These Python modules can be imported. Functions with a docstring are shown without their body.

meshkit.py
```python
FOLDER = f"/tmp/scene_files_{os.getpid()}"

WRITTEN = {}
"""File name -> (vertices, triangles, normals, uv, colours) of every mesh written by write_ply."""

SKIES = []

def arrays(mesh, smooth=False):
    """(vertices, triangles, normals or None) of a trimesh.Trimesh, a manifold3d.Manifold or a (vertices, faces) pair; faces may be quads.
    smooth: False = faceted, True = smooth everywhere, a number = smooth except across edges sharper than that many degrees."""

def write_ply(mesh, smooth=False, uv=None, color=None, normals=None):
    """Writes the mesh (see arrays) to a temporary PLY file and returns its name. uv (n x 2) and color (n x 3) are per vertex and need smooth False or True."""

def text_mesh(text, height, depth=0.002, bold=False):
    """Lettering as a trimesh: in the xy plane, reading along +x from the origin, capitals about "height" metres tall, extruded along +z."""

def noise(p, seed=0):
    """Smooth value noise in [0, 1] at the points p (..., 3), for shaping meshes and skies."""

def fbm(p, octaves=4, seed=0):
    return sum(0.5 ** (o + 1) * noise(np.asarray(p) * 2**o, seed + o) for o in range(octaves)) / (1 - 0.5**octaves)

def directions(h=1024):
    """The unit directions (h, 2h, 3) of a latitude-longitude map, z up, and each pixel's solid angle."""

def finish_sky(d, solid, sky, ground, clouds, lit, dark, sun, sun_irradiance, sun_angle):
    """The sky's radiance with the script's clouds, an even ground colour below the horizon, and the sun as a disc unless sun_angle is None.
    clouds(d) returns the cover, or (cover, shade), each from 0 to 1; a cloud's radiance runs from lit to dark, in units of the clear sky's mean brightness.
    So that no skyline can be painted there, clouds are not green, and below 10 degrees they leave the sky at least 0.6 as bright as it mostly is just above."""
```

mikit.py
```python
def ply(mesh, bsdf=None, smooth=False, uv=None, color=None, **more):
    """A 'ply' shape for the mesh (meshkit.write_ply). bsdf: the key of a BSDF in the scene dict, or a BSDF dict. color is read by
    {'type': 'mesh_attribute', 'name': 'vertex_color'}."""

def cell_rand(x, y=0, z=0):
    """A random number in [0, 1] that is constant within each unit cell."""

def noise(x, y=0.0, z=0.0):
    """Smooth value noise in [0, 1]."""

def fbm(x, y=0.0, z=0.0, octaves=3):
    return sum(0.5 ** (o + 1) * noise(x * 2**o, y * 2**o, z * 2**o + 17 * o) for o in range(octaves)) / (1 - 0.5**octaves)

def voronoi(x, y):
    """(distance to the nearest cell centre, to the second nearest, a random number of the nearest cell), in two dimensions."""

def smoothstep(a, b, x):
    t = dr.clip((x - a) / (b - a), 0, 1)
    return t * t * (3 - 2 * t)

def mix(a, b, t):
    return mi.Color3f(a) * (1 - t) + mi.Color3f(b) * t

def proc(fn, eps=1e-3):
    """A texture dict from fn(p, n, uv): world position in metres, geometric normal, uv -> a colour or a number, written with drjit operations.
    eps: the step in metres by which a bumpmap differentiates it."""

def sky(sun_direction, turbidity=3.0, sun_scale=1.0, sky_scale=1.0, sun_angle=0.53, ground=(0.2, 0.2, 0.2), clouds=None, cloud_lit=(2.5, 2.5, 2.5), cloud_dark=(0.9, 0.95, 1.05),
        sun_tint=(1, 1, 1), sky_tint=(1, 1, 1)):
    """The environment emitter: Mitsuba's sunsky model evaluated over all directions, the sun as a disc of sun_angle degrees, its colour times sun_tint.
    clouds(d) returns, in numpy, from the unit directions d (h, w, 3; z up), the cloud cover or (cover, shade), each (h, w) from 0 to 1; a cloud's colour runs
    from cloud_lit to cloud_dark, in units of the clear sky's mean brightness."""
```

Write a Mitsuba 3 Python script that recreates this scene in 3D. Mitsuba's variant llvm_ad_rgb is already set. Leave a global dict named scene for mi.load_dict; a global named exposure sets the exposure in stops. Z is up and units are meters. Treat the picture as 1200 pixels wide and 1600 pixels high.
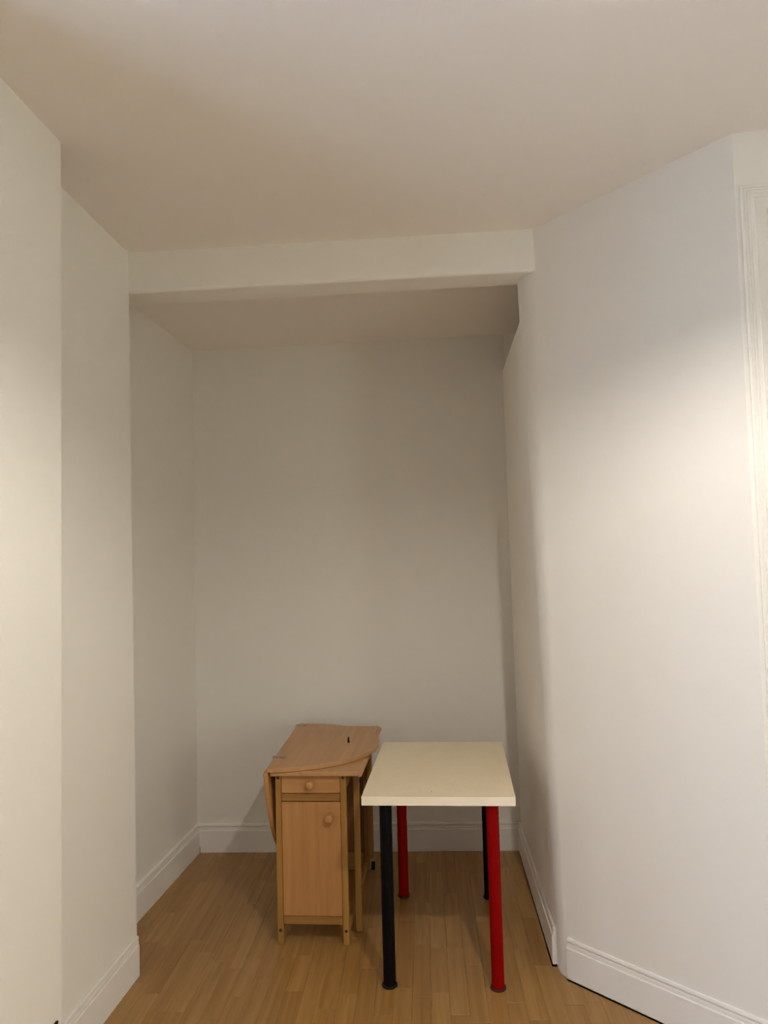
import math
import random

import drjit as dr
import manifold3d as m3
import mitsuba as mi
import numpy as np
import shapely.geometry as sg
import trimesh

import meshkit
import mikit

T = mi.ScalarTransform4f
rng = random.Random(7)
scene, labels = {}, {}

# ------------------------------------------------------------------ camera
EYE = np.array([0.0, 0.0, 1.55])
PITCH, ROLL, FOCAL = math.radians(3.43), math.radians(1.5), 1202.0
FORWARD = np.array([0, math.cos(PITCH), math.sin(PITCH)])
LEVEL_UP = np.array([0, -math.sin(PITCH), math.cos(PITCH)])
CAMERA_UP = math.cos(ROLL) * LEVEL_UP + math.sin(ROLL) * np.array([1.0, 0, 0])
scene["camera"] = {
    "type": "perspective", "fov_axis": "x", "fov": 2 * math.degrees(math.atan(600 / FOCAL)), "near_clip": 0.05, "far_clip": 200.0,
    "to_world": T().look_at(origin=EYE.tolist(), target=(EYE + FORWARD).tolist(), up=CAMERA_UP.tolist()),
}

# ------------------------------------------------------------------ light
exposure = 0.0
# glowing panes stand in for daylight, in a left window and an added right one; one warm bulb hangs ahead
DAY_LEFT, FILL_RIGHT, BULB = 6.3, 7.0, 38.5
COOL_DAY, WARM_FILL = (0.81, 1.06, 1.45), (0.95, 1.0, 0.78)
BULB_AT = np.array([0.526, 1.085, 2.527])
BULB_RADIUS = 0.024
SHADE_R, SHADE_DROP = 0.125, 0.045
BULB_RADIANCE = [BULB * x for x in (92.0, 84.0, 74.0)]


# ------------------------------------------------------------------ materials
def two(b):
    return {"type": "twosided", "bsdf": b}


def rgb(c):
    return {"type": "rgb", "value": list(c)}


def paint(color, rough, lump=0.0012, fine=0.0):
    """Emulsion on slightly lumpy plaster."""
    base = {"type": "principled", "base_color": rgb(color), "roughness": rough, "specular": 0.35}
    if lump:
        base = {"type": "bumpmap", "bsdf": base, "scale": 1.0,
                "arbitrary": mikit.proc(lambda p, n, uv: lump * mikit.fbm(p.x * 7, p.y * 7, p.z * 7, 2) + fine * mikit.noise(p.x * 210, p.y * 210, p.z * 210), eps=2e-3)}
    return two(base)


scene["wall_paint"] = paint((0.735, 0.72, 0.69), 0.55, 0.0016, 0.00008)
scene["ceiling_paint"] = paint((0.75, 0.715, 0.68), 0.7, 0.0016, 0.00006)
scene["gloss_paint"] = two({"type": "principled", "base_color": rgb((0.72, 0.705, 0.685)), "roughness": 0.45, "specular": 0.4})
scene["dark_gap"] = two({"type": "diffuse", "reflectance": rgb((0.02, 0.016, 0.012))})


def wood(light, dark, axis, rough, seed, stretch=(3.0, 60.0), flake=0.0, spec=0.4):
    """Grain running along axis (a unit vector)."""
    a = np.asarray(axis, float)
    a /= np.linalg.norm(a)
    b = np.cross(a, [0.31, 0.52, 0.8])
    b /= np.linalg.norm(b)
    a, b, c = a.tolist(), b.tolist(), np.cross(a, b).tolist()

    def fn(p, n, uv):
        s = a[0] * p.x + a[1] * p.y + a[2] * p.z
        t = b[0] * p.x + b[1] * p.y + b[2] * p.z
        r = c[0] * p.x + c[1] * p.y + c[2] * p.z
        wob = mikit.noise(s * stretch[0] + seed, t * 9, r * 9) * 0.25
        g = mikit.fbm(s * stretch[0] + seed * 3.7, (t + wob * 0.05) * stretch[1], (r + wob * 0.05) * stretch[1], 3)
        f = mikit.noise(s * stretch[0] * 9 + seed, t * 420, r * 420)
        k = dr.clip(0.5 + (g - 0.5) * 1.9 + (f - 0.5) * (0.3 + flake), 0, 1)
        return mikit.mix(light, dark, k)

    return two({"type": "principled", "base_color": mikit.proc(fn), "roughness": rough, "specular": spec})


FLOOR_SLOPE = 0.05
FLOOR_DIR = np.array([FLOOR_SLOPE, 1.0, 0]) / math.hypot(FLOOR_SLOPE, 1)
FLOOR_TONES = [((0.326, 0.176, 0.056), (0.257, 0.130, 0.036)), ((0.348, 0.194, 0.065), (0.276, 0.144, 0.043)), ((0.303, 0.161, 0.049), (0.238, 0.118, 0.032)),
               ((0.337, 0.187, 0.061), (0.253, 0.131, 0.037)), ((0.318, 0.173, 0.055), (0.261, 0.135, 0.040))]
for k, (a, b) in enumerate(FLOOR_TONES):
    scene[f"laminate_{k}"] = wood(a, b, FLOOR_DIR, 0.36, 11.0 + 5 * k, (2.2, 70.0), 0.1, 0.45)
YAW = -0.09
UX, VX = np.array([math.cos(YAW), math.sin(YAW), 0]), np.array([-math.sin(YAW), math.cos(YAW), 0])
scene["beech_upright"] = wood((0.432, 0.218, 0.084), (0.368, 0.175, 0.062), (0, 0, 1), 0.42, 3.0, (2.5, 55), 0.1)
scene["beech_top"] = wood((0.432, 0.236, 0.109), (0.377, 0.200, 0.088), VX, 0.42, 8.0, (2.5, 55), 0.1)
scene["beech_across"] = wood((0.442, 0.227, 0.088), (0.377, 0.182, 0.067), UX, 0.42, 5.0, (2.5, 55), 0.1)
scene["pine_upright"] = wood((0.340, 0.178, 0.046), (0.267, 0.129, 0.029), (0, 0, 1), 0.45, 9.0, (2.5, 80))
scene["shaded_upright"] = wood((0.19, 0.085, 0.028), (0.13, 0.055, 0.017), (0, 0, 1), 0.5, 21.0, (2.5, 60))  # wood darkened to carry the shade inside the table
scene["pine_across"] = wood((0.304, 0.151, 0.042), (0.239, 0.116, 0.029), UX, 0.45, 13.0, (2.5, 80))
scene["pine_along"] = wood((0.322, 0.169, 0.050), (0.258, 0.129, 0.035), VX, 0.45, 15.0, (2.5, 80))
scene["plug_brown"] = two({"type": "principled", "base_color": rgb((0.03, 0.018, 0.012)), "roughness": 0.5})
scene["steel"] = two({"type": "roughconductor", "material": "Cr", "alpha": 0.3, "specular_reflectance": rgb((0.7, 0.66, 0.6))})
scene["black_metal"] = two({"type": "principled", "base_color": rgb((0.003, 0.003, 0.004)), "roughness": 0.38, "specular": 0.07})
scene["red_metal"] = two({"type": "principled", "base_color": rgb((0.22, 0.001, 0.002)), "roughness": 0.38, "specular": 0.06})
scene["black_rubber"] = two({"type": "principled", "base_color": rgb((0.006, 0.005, 0.005)), "roughness": 0.6, "specular": 0.2})
scene["red_rubber"] = two({"type": "principled", "base_color": rgb((0.05, 0.003, 0.004)), "roughness": 0.5})


def cream(p, n, uv):
    s = mikit.fbm(p.x * 60, p.y * 60, p.z * 60, 3)
    t = mikit.noise(p.x * 420, p.y * 420, p.z * 420)
    return mikit.mix((0.73, 0.635, 0.475), (0.66, 0.57, 0.42), dr.clip(0.5 * s + 0.5 * t, 0, 1))


scene["cream_laminate"] = two({"type": "principled", "base_color": mikit.proc(cream), "roughness": 0.5, "specular": 0.4})
scene["glow_pane_white"] = two({"type": "diffuse", "reflectance": rgb((0.7, 0.7, 0.7))})  # white face of the emitting window panes
scene["edge_band"] = two({"type": "principled", "base_color": rgb((0.80, 0.74, 0.63)), "roughness": 0.45, "specular": 0.4})
scene["white_plastic"] = two({"type": "principled", "base_color": rgb((0.75, 0.74, 0.72)), "roughness": 0.4})
scene["lamp_shade"] = {"type": "principledthin", "base_color": rgb((0.85, 0.80, 0.72)), "roughness": 0.7, "diff_trans": 1.85, "spec_trans": 0.0}
scene["brown_mark"] = two({"type": "diffuse", "reflectance": rgb((0.05, 0.03, 0.02))})
scene["white_mark"] = two({"type": "diffuse", "reflectance": rgb((0.9, 0.88, 0.84))})


# ------------------------------------------------------------------ helpers
def put(key, mesh, bsdf, smooth=False, label=None, category=None, kind=None, group=None, **more):
    if key in scene:
        n = 1
        while f"{key}_{n:03d}" in scene:
            n += 1
        key = f"{key}_{n:03d}"
    scene[key] = mikit.ply(mesh, bsdf, smooth=smooth, **more)
    tag(key, label, category, kind, group)
    return key


def tag(key, label=None, category=None, kind=None, group=None):
    d = {k: v for k, v in (("label", label), ("category", category), ("kind", kind), ("group", group)) if v}
    if d:
        labels[key] = d


def solid(v, f):
    m = trimesh.Trimesh(np.asarray(v, float), np.asarray(f, int), process=False)
    m.fix_normals()
    return m


def ruled_wall(bottom, top, thick, out):
    """A wall slab: inner face ruled between the polylines bottom and top (x, y, z each), thickened away from the room along out."""
    b, t, o = np.asarray(bottom, float), np.asarray(top, float), np.append(np.asarray(out, float), 0) * thick
    n = len(b)
    v = np.vstack([b, t, b + o, t + o])
    f = []
    for i in range(n - 1):
        f += [[i, i + 1, n + i + 1], [i, n + i + 1, n + i]]
        f += [[2 * n + i, 3 * n + i + 1, 2 * n + i + 1], [2 * n + i, 3 * n + i, 3 * n + i + 1]]
        f += [[i, 2 * n + i + 1, i + 1], [i, 2 * n + i, 2 * n + i + 1]]
        f += [[n + i, n + i + 1, 3 * n + i + 1], [n + i, 3 * n + i + 1, 3 * n + i]]
    for i in (0, n - 1):
        f += [[i, n + i, 3 * n + i], [i, 3 * n + i, 2 * n + i]]
    return solid(v, f)


def box(lo, hi):
    return trimesh.creation.box(bounds=[lo, hi])


def bevel_box(size, bevel):
    """A box centred on the origin with chamfered edges."""
    s, b = np.asarray(size, float) / 2, bevel
    pts = []
    for sx in (-1, 1):
        for sy in (-1, 1):
            for sz in (-1, 1):
                p = np.array([sx, sy, sz]) * s
                for k in range(3):
                    q = p - np.array([sx, sy, sz]) * b
                    q[k] = p[k]
                    pts.append(q)
    return trimesh.convex.convex_hull(np.array(pts))


def prism(poly, z0, z1):
    m = trimesh.creation.extrude_polygon(poly, z1 - z0, engine="earcut")
    m.apply_translation([0, 0, z0])
    return m


def lathe(profile, at=(0, 0, 0), axis=None, sections=40):
    m = trimesh.creation.revolve(np.asarray(profile, float), sections=sections)
    if axis is not None:
        m.apply_transform(trimesh.geometry.align_vectors([0, 0, 1], axis))
    m.apply_translation(at)
    return m


def sweep_profile(profile, path, normals):
    """profile: (out, z) pairs; path: (x, y) points with the unit vectors normals pointing into the room."""
    prof, n = np.asarray(profile, float), len(profile)
    v, f = [], []
    for p, d in zip(path, normals):
        for o, z in prof:
            v.append([p[0] + d[0] * o, p[1] + d[1] * o, z])
    for i in range(len(path) - 1):
        for k in range(n):
            a, b = i * n + k, i * n + (k + 1) % n
            f += [[a, b, b + n], [a, b + n, a + n]]
    cap = trimesh.creation.triangulate_polygon(sg.Polygon(prof), engine="earcut")[1]
    f += [list(t) for t in cap] + [[x + (len(path) - 1) * n for x in t[::-1]] for t in cap]
    return solid(v, f)


# ------------------------------------------------------------------ the room
CEIL = 2.80
# plan of the walls: (x, y) at the floor and at the ceiling
NEAR_L0, NEAR_L1 = (-0.985, 1.45), (-0.925, 2.20)
INNER0, INNER1 = (-1.054, 2.20), (-0.979, 3.010)
ALC_L0, ALC_L1 = (-1.178, 3.010), (-1.050, 4.243)
BACK_R = (0.678, 4.152)
REAR_Y, FAR_X, LEFT_X = -1.70, 2.70, -1.90

# the floor: a base with single laminate strips laid on it
put("floor", box([LEFT_X - .25, REAR_Y - 0.2, -0.12], [FAR_X + 0.2, 4.45, -0.0075]), "dark_gap", kind="structure", label="pale brown wood laminate floor of narrow staggered strips", )
STRIP, GAP = 0.0655, 0.0004
FLOOR_ACROSS = np.array([FLOOR_DIR[1], -FLOOR_DIR[0], 0])
R_UP = CAMERA_UP
R_RIGHT = np.cross(FORWARD, CAMERA_UP)


def in_view(p, margin=60):
    d = np.asarray(p) - EYE
    z = d @ FORWARD
    if z < 0.3:
        return False
    x, y = 600 + FOCAL * (d @ R_RIGHT) / z, 800 - FOCAL * (d @ R_UP) / z
    return -margin < x < 1200 + margin and y < 1600 + margin


ROOM_PLAN = sg.Polygon([(-1.2, 3.0), (-1.2, 4.26), (0.70, 4.17), (0.63, 2.95), (1.16, 2.34), (FAR_X + .05, 2.2), (FAR_X + .05, REAR_Y - .05), (LEFT_X - .05, REAR_Y - .05), (LEFT_X - .05, 1.5), (-1.08, 1.5), (-1.08, 2.2), (-1.0, 3.0)])
FLOOR_CLIP = sg.Polygon([(LEFT_X - .3, REAR_Y - .3), (LEFT_X - .3, 4.5), (0.6775, 4.5), (0.6585, 4.15), (0.5887, 2.993), (0.625, 2.993), (0.6215, 2.8955), (1.1115, 2.344), (1.25, 2.20), (FAR_X + .2, 2.2), (FAR_X + .2, REAR_Y - .3)])
rest, strip_n = [], 0
for row in range(-32, 48):
    c = 0.013 + row * STRIP
    s = REAR_Y - 0.2 - rng.random() * 0.4
    while s < 4.4:
        length = rng.choice([0.24, 0.30, 0.36, 0.40, 0.44, 0.48]) + rng.random() * 0.03
        tone = rng.randrange(5)
        mid = FLOOR_DIR * (s + length / 2) + FLOOR_ACROSS * c
        ends = [FLOOR_DIR * (s + length * q) + FLOOR_ACROSS * (c + w) for q in (0, 0.5, 1) for w in (-STRIP / 2, STRIP / 2)]
        if any(ROOM_PLAN.contains(sg.Point(e[:2])) for e in ends):
            m = bevel_box([STRIP - GAP, length - GAP, 0.008], 0.0005)
            m.apply_transform(np.vstack([np.column_stack([FLOOR_ACROSS, FLOOR_DIR, [0, 0, 1], mid + [0, 0, -0.004]]), [0, 0, 0, 1]]))
            foot = sg.Polygon([(FLOOR_DIR * (s + a) + FLOOR_ACROSS * (c + w))[:2] for a, w in ((GAP / 2, -STRIP / 2 + GAP / 2), (length - GAP / 2, -STRIP / 2 + GAP / 2), (length - GAP / 2, STRIP / 2 - GAP / 2), (GAP / 2, STRIP / 2 - GAP / 2))])
            if not FLOOR_CLIP.contains(foot):
                foot = foot.intersection(FLOOR_CLIP)
                foot = max(getattr(foot, "geoms", [foot]), key=lambda g: g.area)
                if foot.area < 1e-4:
                    s += length
                    continue
                m = prism(foot, -.008, 0)
            if any(in_view(e) for e in ends) and mid[1] > 2.2:
                put("floor__strip", m, f"laminate_{tone}")
                strip_n += 1
            else:
                rest.append(m)
        s += length
put("floor__laminate_strips", trimesh.util.concatenate(rest), "laminate_1", kind="stuff")

put("ceiling", box([LEFT_X - .25, REAR_Y - 0.2, CEIL], [FAR_X + 0.2, 4.45, CEIL + 0.12]), "ceiling_paint", kind="structure", label="plain white painted ceiling of the room")
H = CEIL + 0.03


def straight(a, b, z0=-0.02, z1=H, a2=None, b2=None):
    return [(*a, z0), (*b, z0)], [(*(a2 or a), z1), (*(b2 or b), z1)]


put("wall_left", ruled_wall(*straight(NEAR_L0, NEAR_L1), 0.10, (-1, 0)), "wall_paint", kind="structure", label="white painted wall nearest on the left")
put("wall_left_inner", ruled_wall(*straight(INNER0, INNER1, b2=(-1.0, 3.022)), 0.10, (-1, 0)), "wall_paint", kind="structure", label="white painted wall set back between the nearest left wall and the alcove")
put("wall_left_return", box([LEFT_X - .1, 1.45, -.02], [-0.985, 1.55, H]), "wall_paint", kind="structure")
put("wall_alcove_left", ruled_wall(*straight(ALC_L0, ALC_L1), 0.10, (-1, 0)), "wall_paint", kind="structure", label="left side wall of the alcove")
put("wall_back", ruled_wall(*straight((-1.20, 4.251), (1.0, 4.135)), 0.10, (0, 1)), "wall_paint", kind="structure", label="plain back wall of the alcove")

# right side wall of the alcove, its rounded corner and the slanting wall, one plastered surface
arc_b, arc_t = [], []
for q in np.linspace(0, 1, 15):
    def curve(p0, p1, p2):
        return (1 - q) ** 2 * np.array(p0) + 2 * q * (1 - q) * np.array(p1) + q * q * np.array(p2)
    arc_b.append(curve((0.609, 2.985), (0.605, 2.930), (0.634, 2.912)))
    arc_t.append(curve((0.558, 3.047), (0.551, 2.955), (0.610, 2.882)))
diag_b, diag_t = np.array([1.128, 2.356]), np.array([1.077, 2.249])
col_b = [np.array(BACK_R), *arc_b, diag_b]
col_t = [np.array([0.666, 4.152]), *arc_t, diag_t]


def on_col(i, z):
    k = (z + .02) / (H + .02)
    return (*(col_b[i] * (1 - k) + col_t[i] * k), z)


ledge = [2.552] + [2.482] * (len(col_b) - 1)
nc = len(col_b)
low = ruled_wall([on_col(i, -.02) for i in range(nc)], [on_col(i, ledge[i]) for i in range(nc)], 0.22, (0.85, 0.53))
upp = ruled_wall([on_col(i, ledge[i]) for i in range(1, nc)], [on_col(i, H) for i in range(1, nc)], 0.22, (0.85, 0.53))
put("wall_right", trimesh.util.concatenate([low, upp]), "wall_paint", smooth=40, kind="structure",
    label="white plastered right wall: alcove side with a ledge, rounded corner and slanting front")
put("wall_alcove_right_upper", ruled_wall([(1.0, 4.045, 2.3), (0.672, 4.155, 2.3)], [(1.0, 4.045, H), (0.672, 4.155, H)], 0.10, (0.3, 1)), "wall_paint", kind="structure", label="set back strip of wall above the ledge in the alcove")
put("wall_alcove_right_end", box([0.95, 2.8, 2.3], [1.02, 4.10, H]), "wall_paint", kind="structure")

# lowered alcove ceiling and the beam across its mouth
put("ceiling_alcove",
    solid([(-1.25, 3.05, 2.745), (1.0, 3.00, 2.772), (1.0, 4.3, 2.760), (-1.25, 4.3, 2.731), (-1.25, 3.05, 2.83), (1.0, 3.0, 2.83), (1.0, 4.3, 2.83), (-1.25, 4.3, 2.83)],
          [[0, 1, 2], [0, 2, 3], [4, 6, 5], [4, 7, 6], [0, 5, 1], [0, 4, 5], [1, 6, 2], [1, 5, 6], [2, 7, 3], [2, 6, 7], [3, 4, 0], [3, 7, 4]]), "ceiling_paint", kind="structure", label="ceiling inside the alcove behind the beam")
BF0, BF1, BB0, BB1 = np.array([-1.25, 3.040]), np.array([0.70, 2.886]), np.array([-1.25, 3.197]), np.array([0.70, 3.035])
nb = 40
edge = 0.012


def beam_mesh():
    v, f = [], []
    for i in range(nb + 1):
        q = i / nb
        a, b = BF0 + (BF1 - BF0) * q, BB0 + (BB1 - BB0) * q
        d = (b - a) / np.linalg.norm(b - a)
        lump = 0.004 * (meshkit.noise(np.array([q * 9.0, 0.3, 0.7])) - 0.5)
        lo = 2.634 + lump
        ring = [(*a, H)] + [(*(a + d * edge * (1 - math.cos(t))), lo + edge * (1 - math.sin(t))) for t in np.linspace(0, math.pi / 2, 6)] + \
               [(*(b - d * edge * 0.5), lo + 0.002), (*b, lo + edge * 0.5), (*b, H)]
        v += ring
    n = len(ring)
    for i in range(nb):
        for k in range(n):
            a0, b0 = i * n + k, i * n + (k + 1) % n
            f += [[a0, b0, b0 + n], [a0, b0 + n, a0 + n]]
    for base in (0, nb * n):
        f += [[base, base + k, base + k + 1] for k in range(1, n - 1)]
    return solid(v, f)


put("beam", beam_mesh(), "wall_paint", smooth=35, kind="structure", label="white plastered beam across the top of the alcove mouth")

# wall with the door frame at the far right
DB = np.array([0.106, -0.019]) / math.hypot(0.106, 0.019)
DOOR_L, DOOR_R, DOOR_H = 0.086, 0.90, 2.575       # clear opening, measured along the wall from the corner
fr_b, fr_t = lambda s: diag_b + DB * s, lambda s: diag_t + DB * s


def front_wall_piece(s0, s1, z0, z1):
    def at(s, z):
        k = (z + 0.02) / (H + 0.02)
        return (*(fr_b(s) * (1 - k) + fr_t(s) * k), z)
    return ruled_wall([at(s0, z0), at(s1, z0)], [at(s0, z1), at(s1, z1)], 0.10, (0.18, 1))


put("wall_door_side", trimesh.util.concatenate([front_wall_piece(0, DOOR_L - .01, -0.02, H), front_wall_piece(DOOR_L - .01, DOOR_R + .01, DOOR_H + .01, H), front_wall_piece(DOOR_R + .01, 1.75, -0.02, H)]),
    "wall_paint", kind="structure", label="narrow piece of wall around the door frame at the right edge")


def frame_at(s, z, out):
    k = (z + 0.02) / (H + 0.02)
    p = fr_b(s) * (1 - k) + fr_t(s) * k
    return [p[0] + DB[1] * out, p[1] - DB[0] * out, z]


ARCH = [(0.0, 0.0), (0.0, 0.0075), (0.004, 0.0085), (0.008, 0.0085), (0.0095, 0.0068), (0.011, 0.0082), (0.016, 0.0082), (0.0175, 0.0062), (0.019, 0.0076), (0.025, 0.0076), (0.027, 0.0052), (0.036, 0.0060), (0.040, 0.0074), (0.044, 0.0062), (0.066, 0.0054), (0.074, 0.0045), (0.074, 0.0)]


def architrave():
    """Left member, head and right member mitred at the corners; ARCH is (distance from the outer edge, thickness)."""
    s0, s1, zt = 0.013, DOOR_R + 0.074, 2.636
    stations = [lambda a: (s0 + a, 0.0), lambda a: (s0 + a, zt - a), lambda a: (s1 - a, zt - a), lambda a: (s1 - a, 0.0)]
    v, f, n = [], [], len(ARCH)
    for st in stations:
        for a, o in ARCH:
            v.append(frame_at(*st(a), o + 0.0005))
    for i in range(3):
        for k in range(n):
            a0, b0 = i * n + k, i * n + (k + 1) % n
            f += [[a0, b0, b0 + n], [a0, b0 + n, a0 + n]]
    for base in (0, 3 * n):
        f += [[base, base + k, base + k + 1] for k in range(1, n - 1)]
    return solid(v, f)


put("trim_1", architrave(), "gloss_paint", kind="structure", label="moulded white door frame at the right edge of the picture")


def in_frame(s0, s1, z0, z1, o0, o1):
    return solid([frame_at(s, z, o) for s in (s0, s1) for z in (z0, z1) for o in (o0, o1)],
                 [[0, 1, 3], [0, 3, 2], [4, 6, 7], [4, 7, 5], [0, 4, 5], [0, 5, 1], [2, 3, 7], [2, 7, 6], [0, 2, 6], [0, 6, 4], [1, 5, 7], [1, 7, 3]])


put("door_1", trimesh.util.concatenate([in_frame(DOOR_L - .009, DOOR_R + .009, 0.004, DOOR_H + .009, -0.08, -0.04)] +
    [in_frame(a, b, c, d, -0.04, -0.034) for a, b, c, d in ((DOOR_L + .1, DOOR_L + .36, 1.1, 2.4), (DOOR_R - .36, DOOR_R - .1, 1.1, 2.4), (DOOR_L + .1, DOOR_L + .36, .25, .9), (DOOR_R - .36, DOOR_R - .1, .25, .9))]),
    "gloss_paint", kind="structure", label="white panelled door behind the frame at the right edge")

# walls behind and beside the camera, with a window on the left whose panes glow as daylight
RA, RB = -1.35, -0.30
put("wall_far_right", trimesh.util.concatenate([box([FAR_X, a, z0], [FAR_X + .25, b, z1]) for a, b, z0, z1 in
    ((REAR_Y - .1, RA, -.02, H), (RB, 2.4, -.02, H), (RA, RB, -.02, 0.55), (RA, RB, 2.30, H))]), "wall_paint", kind="structure")
put("wall_rear", box([LEFT_X - .1, REAR_Y - .1, -.02], [FAR_X + .1, REAR_Y, H]), "wall_paint", kind="structure")
WA, WB, SILL, HEAD = 0.10, 1.32, 0.08, 1.65
put("wall_window", trimesh.util.concatenate([box([LEFT_X - .25, a, z0], [LEFT_X, b, z1]) for a, b, z0, z1 in
    ((REAR_Y - .1, WA, -.02, H), (WB, 1.55, -.02, H), (WA, WB, -.02, SILL), (WA, WB, HEAD, H))]), "wall_paint", kind="structure")
fx0, fx1, w = LEFT_X - .16, LEFT_X - .10, .05
put("window_1", trimesh.util.concatenate([box([fx0, WA, SILL], [fx1, WA + w, HEAD]), box([fx0, WB - w, SILL], [fx1, WB, HEAD]), box([fx0, WA + w, SILL], [fx1, WB - w, SILL + w]),
    box([fx0, WA + w, HEAD - w], [fx1, WB - w, HEAD]), box([fx0, .68, SILL + w], [fx1, .74, HEAD - w])]), "gloss_paint", kind="structure")
for n, (a, b) in enumerate(((WA + w, .68), (.74, WB - w))):
    put("window_1__glow_pane", box([LEFT_X - .136, a, SILL + w], [LEFT_X - .130, b, HEAD - w]), "glow_pane_white", emitter={"type": "area", "radiance": rgb([DAY_LEFT * x for x in COOL_DAY])})  # opaque pane emits by itself in place of a sky outside

SILL_2, HEAD_2 = 0.55, 2.30  # unseen right window, added with an emitting pane to brighten the left walls
fx0, fx1 = FAR_X + .10, FAR_X + .16
put("added_window_2", trimesh.util.concatenate([box([fx0, RA, SILL_2], [fx1, RA + w, HEAD_2]), box([fx0, RB - w, SILL_2], [fx1, RB, HEAD_2]), box([fx0, RA + w, SILL_2], [fx1, RB - w, SILL_2 + w]),
    box([fx0, RA + w, HEAD_2 - w], [fx1, RB - w, HEAD_2])]), "gloss_paint", kind="structure")
put("added_window_2__glow_pane", box([FAR_X + .127, RA + w, SILL_2 + w], [FAR_X + .133, RB - w, HEAD_2 - w]), "glow_pane_white", emitter={"type": "area", "radiance": rgb([FILL_RIGHT * x for x in WARM_FILL])})

# baseboards
BASE_H, BT = 0.147, 0.018


def base_profile(lift):
    return [(0, lift), (BT, lift), (BT, .112), (.0165, .1145), (.0135, .1155), (.0135, .124), (.0125, .129), (.0085, .1305), (.0085, .1325), (.0125, .1335), (.0135, .138), (.0115, .1445), (.007, BASE_H), (0, BASE_H)]


def baseboard(name, pts, into, label, lift=0.0, depth=1.0):
    into = np.asarray(into, float)
    p = [np.asarray(q, float) for q in pts]
    nrm = []
    for i in range(len(p)):
        d = p[min(i + 1, len(p) - 1)] - p[max(i - 1, 0)]
        n = np.array([-d[1], d[0]]) / np.linalg.norm(d)
        nrm.append(n if n @ into > 0 else -n)
    put(name, sweep_profile([(o * depth, z) for o, z in base_profile(lift)], p, nrm), "gloss_paint", kind="structure", label=label)


def lerp(a, b, q):
    return np.asarray(a) * (1 - q) + np.asarray(b) * q


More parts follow.
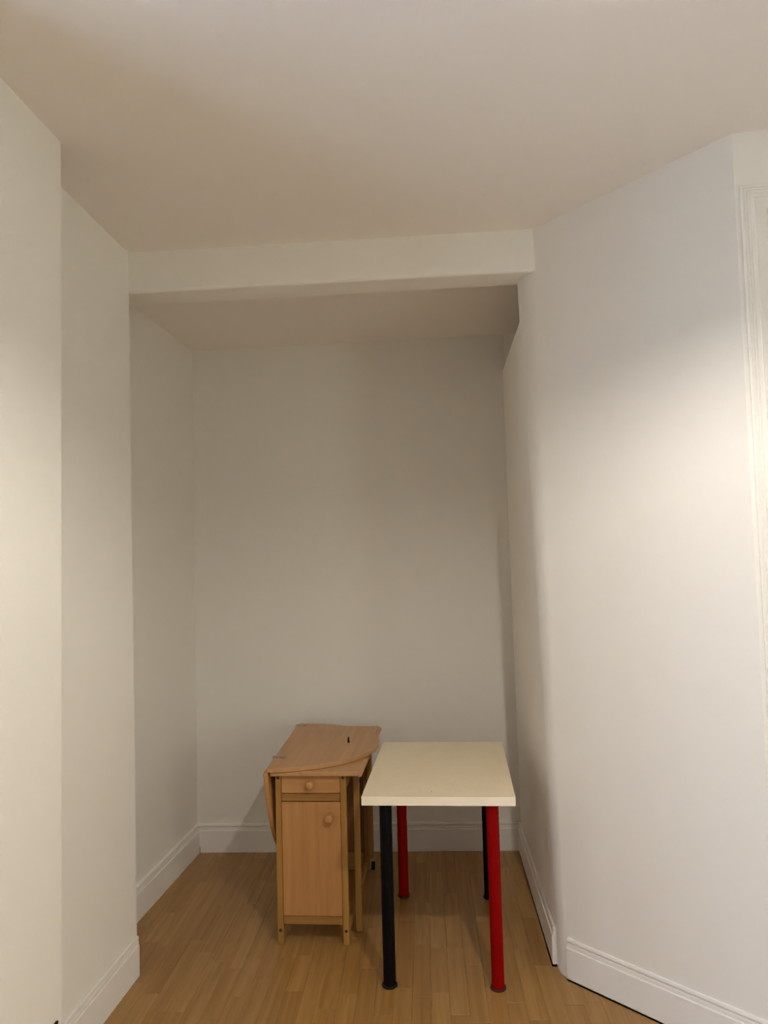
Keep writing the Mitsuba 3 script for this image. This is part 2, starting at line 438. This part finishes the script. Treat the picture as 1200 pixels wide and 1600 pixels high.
baseboard("baseboard_left", [(-1.0535, 2.205), (-0.9795, 3.006)], (1, 0), "moulded white baseboard of the set back left wall", depth=.6)
baseboard("baseboard_alcove_left", [lerp(ALC_L0, ALC_L1, .02), ALC_L1], (1, 0), "moulded white baseboard on the left side of the alcove")
baseboard("baseboard_back", [(-1.045, 4.2428), (0.67, 4.1524)], (0, -1), "moulded white baseboard along the back wall of the alcove")
baseboard("baseboard_alcove_right", [lerp((0.609, 2.985), BACK_R, .985), (0.6095, 2.995)], (-1, 0), "moulded white baseboard on the right side of the alcove", lift=.006)
baseboard("baseboard_right", [(0.636, 2.9095), (1.126, 2.358)], (-.75, -.66), "moulded white baseboard along the slanting right wall", lift=.006)

# ------------------------------------------------------------------ folding cabinet table
CAB = np.array([-0.33, 3.203, 0.0])
CAB_M = np.vstack([np.column_stack([UX, VX, [0, 0, 1], CAB]), [0, 0, 0, 1]])


def cab(key, mesh, bsdf, smooth=False, label=None):
    m = mesh.copy()
    m.apply_transform(CAB_M)
    return put("folding_table__" + key, m, bsdf, smooth=smooth, label=label)


def bb(lo, hi, b=0.0015):
    lo, hi = np.asarray(lo, float), np.asarray(hi, float)
    m = bevel_box(hi - lo, b)
    m.apply_translation((lo + hi) / 2)
    return m


tag("folding_table", "folded pale beech drop-leaf table with a drawer and a cupboard door", "table")
TOP_Z, TH = 0.690, 0.018
POST_W, POST_O = 0.0235, 0.146
BACK_V = 0.745
for su, v0 in ((-1, 0.0), (1, 0.0), (-1, BACK_V), (1, BACK_V)):
    lo, hi = sorted((su * POST_O, su * (POST_O - POST_W)))
    k = cab("post", bb([lo, v0, 0], [hi, v0 + POST_W, TOP_Z - TH]), "pine_upright")
    if v0 == 0.0:
        for z in (0.662, 0.055):
            m = trimesh.creation.cylinder(radius=0.0062, height=0.002, sections=16)
            m.apply_transform(trimesh.geometry.align_vectors([0, 0, 1], [0, 1, 0]))
            m.apply_translation([(lo + hi) / 2, -0.0002, z])
            m.apply_transform(CAB_M)
            put(k + "__plug", m, "plug_brown", label="dark screw hole")
IN = POST_O - POST_W - 0.001
d1 = cab("drawer", bb([-IN, 0.003, 0.599], [IN, 0.021, 0.671]), "beech_across", label="plain beech drawer front")
cab("rail", bb([-IN, 0.007, 0.566], [IN, 0.025, 0.5965]), "pine_across")
d2 = cab("door", bb([-IN, 0.003, 0.111], [IN, 0.021, 0.563]), "beech_upright", label="plain beech cupboard door")
cab("bottom_board", bb([-IN, 0.003, 0.078], [IN, 0.064, 0.109]), "pine_across")
KNOB = [(0, 0), (.0085, 0), (.0075, .004), (.0072, .009), (.0095, .0125), (.0150, .0165), (.0178, .0215), (.0172, .0265), (.0135, .0305), (.007, .0325), (0, .033)]
for d, u, z in ((d1, 0.0, .635), (d2, .077, .503)):
    m = lathe(KNOB, axis=[0, -1, 0])
    m.apply_translation([u, .003, z])
    m.apply_transform(CAB_M)
    put(d + "__knob", m, "beech_across", smooth=40, label="turned wooden knob")
for su in (-1, 1):
    lo, hi = sorted((su * (POST_O - .001), su * (POST_O - .019)))
    cab("apron", bb([lo, POST_W + .001, .615], [hi, BACK_V - .001, .671]), "pine_along")
cab("inner_panel", bb([-IN, .056, .112], [IN, .064, .66]), "beech_upright")
cab("end_panel", bb([-POST_O, BACK_V + POST_W + .001, .07], [POST_O, BACK_V + POST_W + .011, .66]), "shaded_upright", label="end panel with interior shade in its brown")
cab("end_rail", bb([-IN, BACK_V - .006, .004], [IN, BACK_V + .012, .088]), "pine_across")
for su in (-1, 1):
    lo, hi = sorted((su * (POST_O - .002), su * (POST_O - .016)))
    cab("side_rail", bb([lo, POST_W + .001, .035], [hi, BACK_V - .001, .065]), "pine_along")
# the swinging gate on the right side
gate = cab("gate_leg", bb([.160, .108, 0.004], [.184, .136, TOP_Z - TH - .001]), "pine_upright")
m = bb([.158, .137, .60], [.176, .70, .645]); m.apply_transform(CAB_M); put(gate + "__rail", m, "pine_along")
m = bb([.148, .70, .075], [.172, .726, .668]); m.apply_transform(CAB_M); put(gate + "__upright", m, "pine_upright")
# caster at the back
m = trimesh.creation.cylinder(radius=.02, height=.016, sections=28); m.apply_transform(trimesh.geometry.align_vectors([0, 0, 1], [1, 0, 0])); m.apply_translation([.163, BACK_V + .01, .02])
cab("caster", m, "black_rubber", smooth=30, label="small black caster wheel")

# tops
cab("fixed_top", bb([-.164, -.020, TOP_Z - TH], [.200, .835, TOP_Z], .003), "beech_top")
strip = solid([(.200, v, TOP_Z - .0005) for v in (-.020, .835)] + [(.214, v, TOP_Z - .014) for v in (-.020, .835)] + [(.214, v, TOP_Z - TH) for v in (-.020, .835)] + [(.200, v, TOP_Z - TH) for v in (-.020, .835)],
              [[0, 2, 1], [1, 2, 3], [2, 4, 3], [3, 4, 5], [4, 6, 5], [5, 6, 7], [6, 0, 7], [7, 0, 1], [0, 6, 2], [2, 6, 4], [1, 3, 7], [3, 5, 7]])
cab("edge_strip", strip, "beech_top")
LEAF_L, LEAF_D = 0.85, 0.44


def leaf_outline(n=60):
    """Half-rounded leaf: straight edge on u = 0, v from 0 to LEAF_L, bulging to u = LEAF_D."""
    a = np.linspace(0, math.pi, n)
    p = 0.97
    pts = [(LEAF_D * math.sin(t) ** p, LEAF_L / 2 - LEAF_L / 2 * math.copysign(abs(math.cos(t)), math.cos(t))) for t in a]
    return sg.Polygon(pts)


def plate(poly, thick, b=.002):
    """A slab with softened edges, its lower side on z = 0."""
    c = lambda p: m3.CrossSection([np.asarray(sg.polygon.orient(p).exterior.coords)[:-1]])
    parts = [m3.Manifold.extrude(c(poly.buffer(-b)), thick), m3.Manifold.extrude(c(poly), thick - 2 * b).translate([0, 0, b])]
    h = m3.Manifold.batch_hull(parts)
    mm = h.to_mesh()
    return trimesh.Trimesh(mm.vert_properties[:, :3], mm.tri_verts)


leaf = plate(leaf_outline(), TH)
LEAF_TURN = trimesh.transformations.rotation_matrix(.05, [0, 0, 1])          # the leaves sit slightly askew on the top
LEAF_AT = np.array([-.172, -.035, 0])
m = leaf.copy()
m.apply_transform(LEAF_TURN)
m.apply_translation(LEAF_AT + [0, 0, TOP_Z + .0008])
k = cab("folded_leaf", m, "beech_top", smooth=35, label="rounded leaf folded over onto the top")
for v in (.17, .80):
    m = bb([-.004, v - .010, 0], [.048, v + .010, .0022], .0008)
    pin = trimesh.creation.cylinder(radius=.0035, height=.03, sections=14); pin.apply_transform(trimesh.geometry.align_vectors([0, 0, 1], [0, 1, 0])); pin.apply_translation([-.0035, v, .001])
    m = trimesh.util.concatenate([m, pin])
    m.apply_transform(LEAF_TURN)
    m.apply_translation(LEAF_AT + [0, 0, TOP_Z + TH + .0009])
    m.apply_transform(CAB_M)
    put(k + "__hinge", m, "steel", label="flat metal hinge")
m = leaf.copy()
m.apply_transform(trimesh.transformations.rotation_matrix(math.radians(87), [0, 1, 0]))   # hangs down, its lower end a little inwards
m.apply_transform(LEAF_TURN)
m.apply_translation(LEAF_AT + [-.015, 0, TOP_Z + .001])
cab("hanging_leaf", m, "beech_upright", smooth=35, label="rounded leaf hanging down the left side")

# black bolt standing on the folded leaf
BOLT = CAB + UX * .103 + VX * .405 + np.array([0, 0, TOP_Z + TH + .0014])
m = lathe([(0, 0), (.0055, 0), (.0058, .002), (.0036, .0032), (.0034, .021), (.0024, .0225), (0, .0228)], BOLT, sections=20)
put("bolt", m, "black_metal", smooth=35, label="small black bolt standing upright on the folded beech leaf", category="bolt")

# ------------------------------------------------------------------ cream table on red and black legs
TAB = np.array([0.205, 3.242, 0.0])
A2 = -0.093
TU, TV = np.array([math.cos(A2), math.sin(A2), 0]), np.array([-math.sin(A2), math.cos(A2), 0])
TAB_M = np.vstack([np.column_stack([TU, TV, [0, 0, 1], TAB]), [0, 0, 0, 1]])
TW, TL, TZ, TT = 0.555, 0.827, 0.686, 0.032
tag("desk_table", "small cream topped table with two red and two black tubular legs", "table")
EB = .0008
m = bb([-TW / 2 + EB, -TL / 2 + EB, TZ - TT], [TW / 2 - EB, TL / 2 - EB, TZ], .0005); m.apply_transform(TAB_M)
k = put("desk_table__tabletop", m, "cream_laminate", label="thick cream tabletop")
band = prism(sg.box(-TW / 2, -TL / 2, TW / 2, TL / 2).difference(sg.box(-TW / 2 + EB, -TL / 2 + EB, TW / 2 - EB, TL / 2 - EB)), TZ - TT + .0003, TZ - .0004); band.apply_transform(TAB_M)
put(k + "__edge_band", band, "edge_band", label="paler edge band")
LEG = [(0, .008), (.0228, .008), (.0228, TZ - TT - .006), (.036, TZ - TT - .006), (.036, TZ - TT - .0005), (0, TZ - TT - .0005)]
FOOT = [(0, 0), (.0255, 0), (.0285, .0025), (.0280, .0075), (.0225, .0095), (0, .0095)]
for u, v, c in ((-.195, -.37, "black"), (.195, -.37, "red"), (-.195, .37, "red"), (.195, .37, "black")):
    m = lathe(LEG, (u, v, 0), sections=40); m.apply_transform(TAB_M)
    k = put("desk_table__leg", m, c + "_metal", smooth=30, label=f"{c} tubular metal leg")
    m = lathe(FOOT, (u, v, 0), sections=40); m.apply_transform(TAB_M)
    put(k + "__foot", m, c + "_rubber", smooth=40)

for u, v, r, mat, lab in ((-.025, -.352, .0022, "brown_mark", "small dark speck"), (.215, -.16, .0028, "white_mark", "small white speck")):
    m = trimesh.creation.icosphere(subdivisions=1, radius=r); m.apply_scale([1, 1, .25]); m.apply_translation([u, v, TZ]); m.apply_transform(TAB_M)
    put("desk_table__speck", m, mat, label=lab)

# dark chip in the plaster low on the nearest left wall and the open joint in the far left corner of the baseboard
chip = trimesh.creation.icosphere(subdivisions=2, radius=1.0)
chip.vertices *= 1 + 0.35 * (meshkit.noise(np.asarray(chip.vertices) * 2.3 + 5)[:, None] - .5)
chip.apply_scale([.004, .013, .0065]); chip.apply_translation([-0.926, 2.165, .312])
put("wall_left__chip", chip, "dark_gap", smooth=True, label="small dark chip in the plaster")
put("baseboard_back__open_joint", box([-1.0385, 4.2215, .006], [-1.0325, 4.2255, .030]), "dark_gap", label="dark open joint")

# ------------------------------------------------------------------ pendant lamp
tag("pendant_lamp", "white conical lamp shade with a bulb, hanging from the ceiling on a short cord", "lamp")
bx, by, bz = BULB_AT
bulb = trimesh.creation.icosphere(subdivisions=3, radius=BULB_RADIUS); bulb.apply_translation(BULB_AT)
put("pendant_lamp__bulb", bulb, "white_plastic", smooth=True, emitter={"type": "area", "radiance": rgb(BULB_RADIANCE), "sampling_weight": 3.0})
put("pendant_lamp__holder", lathe([(0, 0), (.019, 0), (.021, .012), (.019, .05), (.006, .062), (0, .062)], (bx, by, bz + BULB_RADIUS - .002)), "white_plastic", smooth=40)
put("pendant_lamp__cord", lathe([(0, 0), (.0035, 0), (.0035, CEIL - bz - BULB_RADIUS - .085), (0, CEIL - bz - BULB_RADIUS - .085)], (bx, by, bz + BULB_RADIUS + .06), sections=12), "white_plastic", smooth=40)
put("pendant_lamp__ceiling_rose", lathe([(0, 0), (.03, .004), (.04, .014), (.042, .0255), (0, .0255)], (bx, by, CEIL - .026)), "white_plastic", smooth=40)
sheet = [(SHADE_R, -SHADE_DROP), (.1175, -.020), (.107, .006), (.093, .028), (.075, .046)]
for k in range(3):
    arm = trimesh.creation.cylinder(radius=.0014, segment=[[.016, 0, .046], [.0755, 0, .046]], sections=8)
    arm.apply_transform(trimesh.transformations.rotation_matrix(k * 2.0944, [0, 0, 1]))
    arm.apply_translation(BULB_AT)
    put("pendant_lamp__shade_arm", arm, "white_plastic")
put("pendant_lamp__shade", lathe(sheet, (bx, by, bz), sections=64), "lamp_shade", smooth=60, label="white lamp shade")
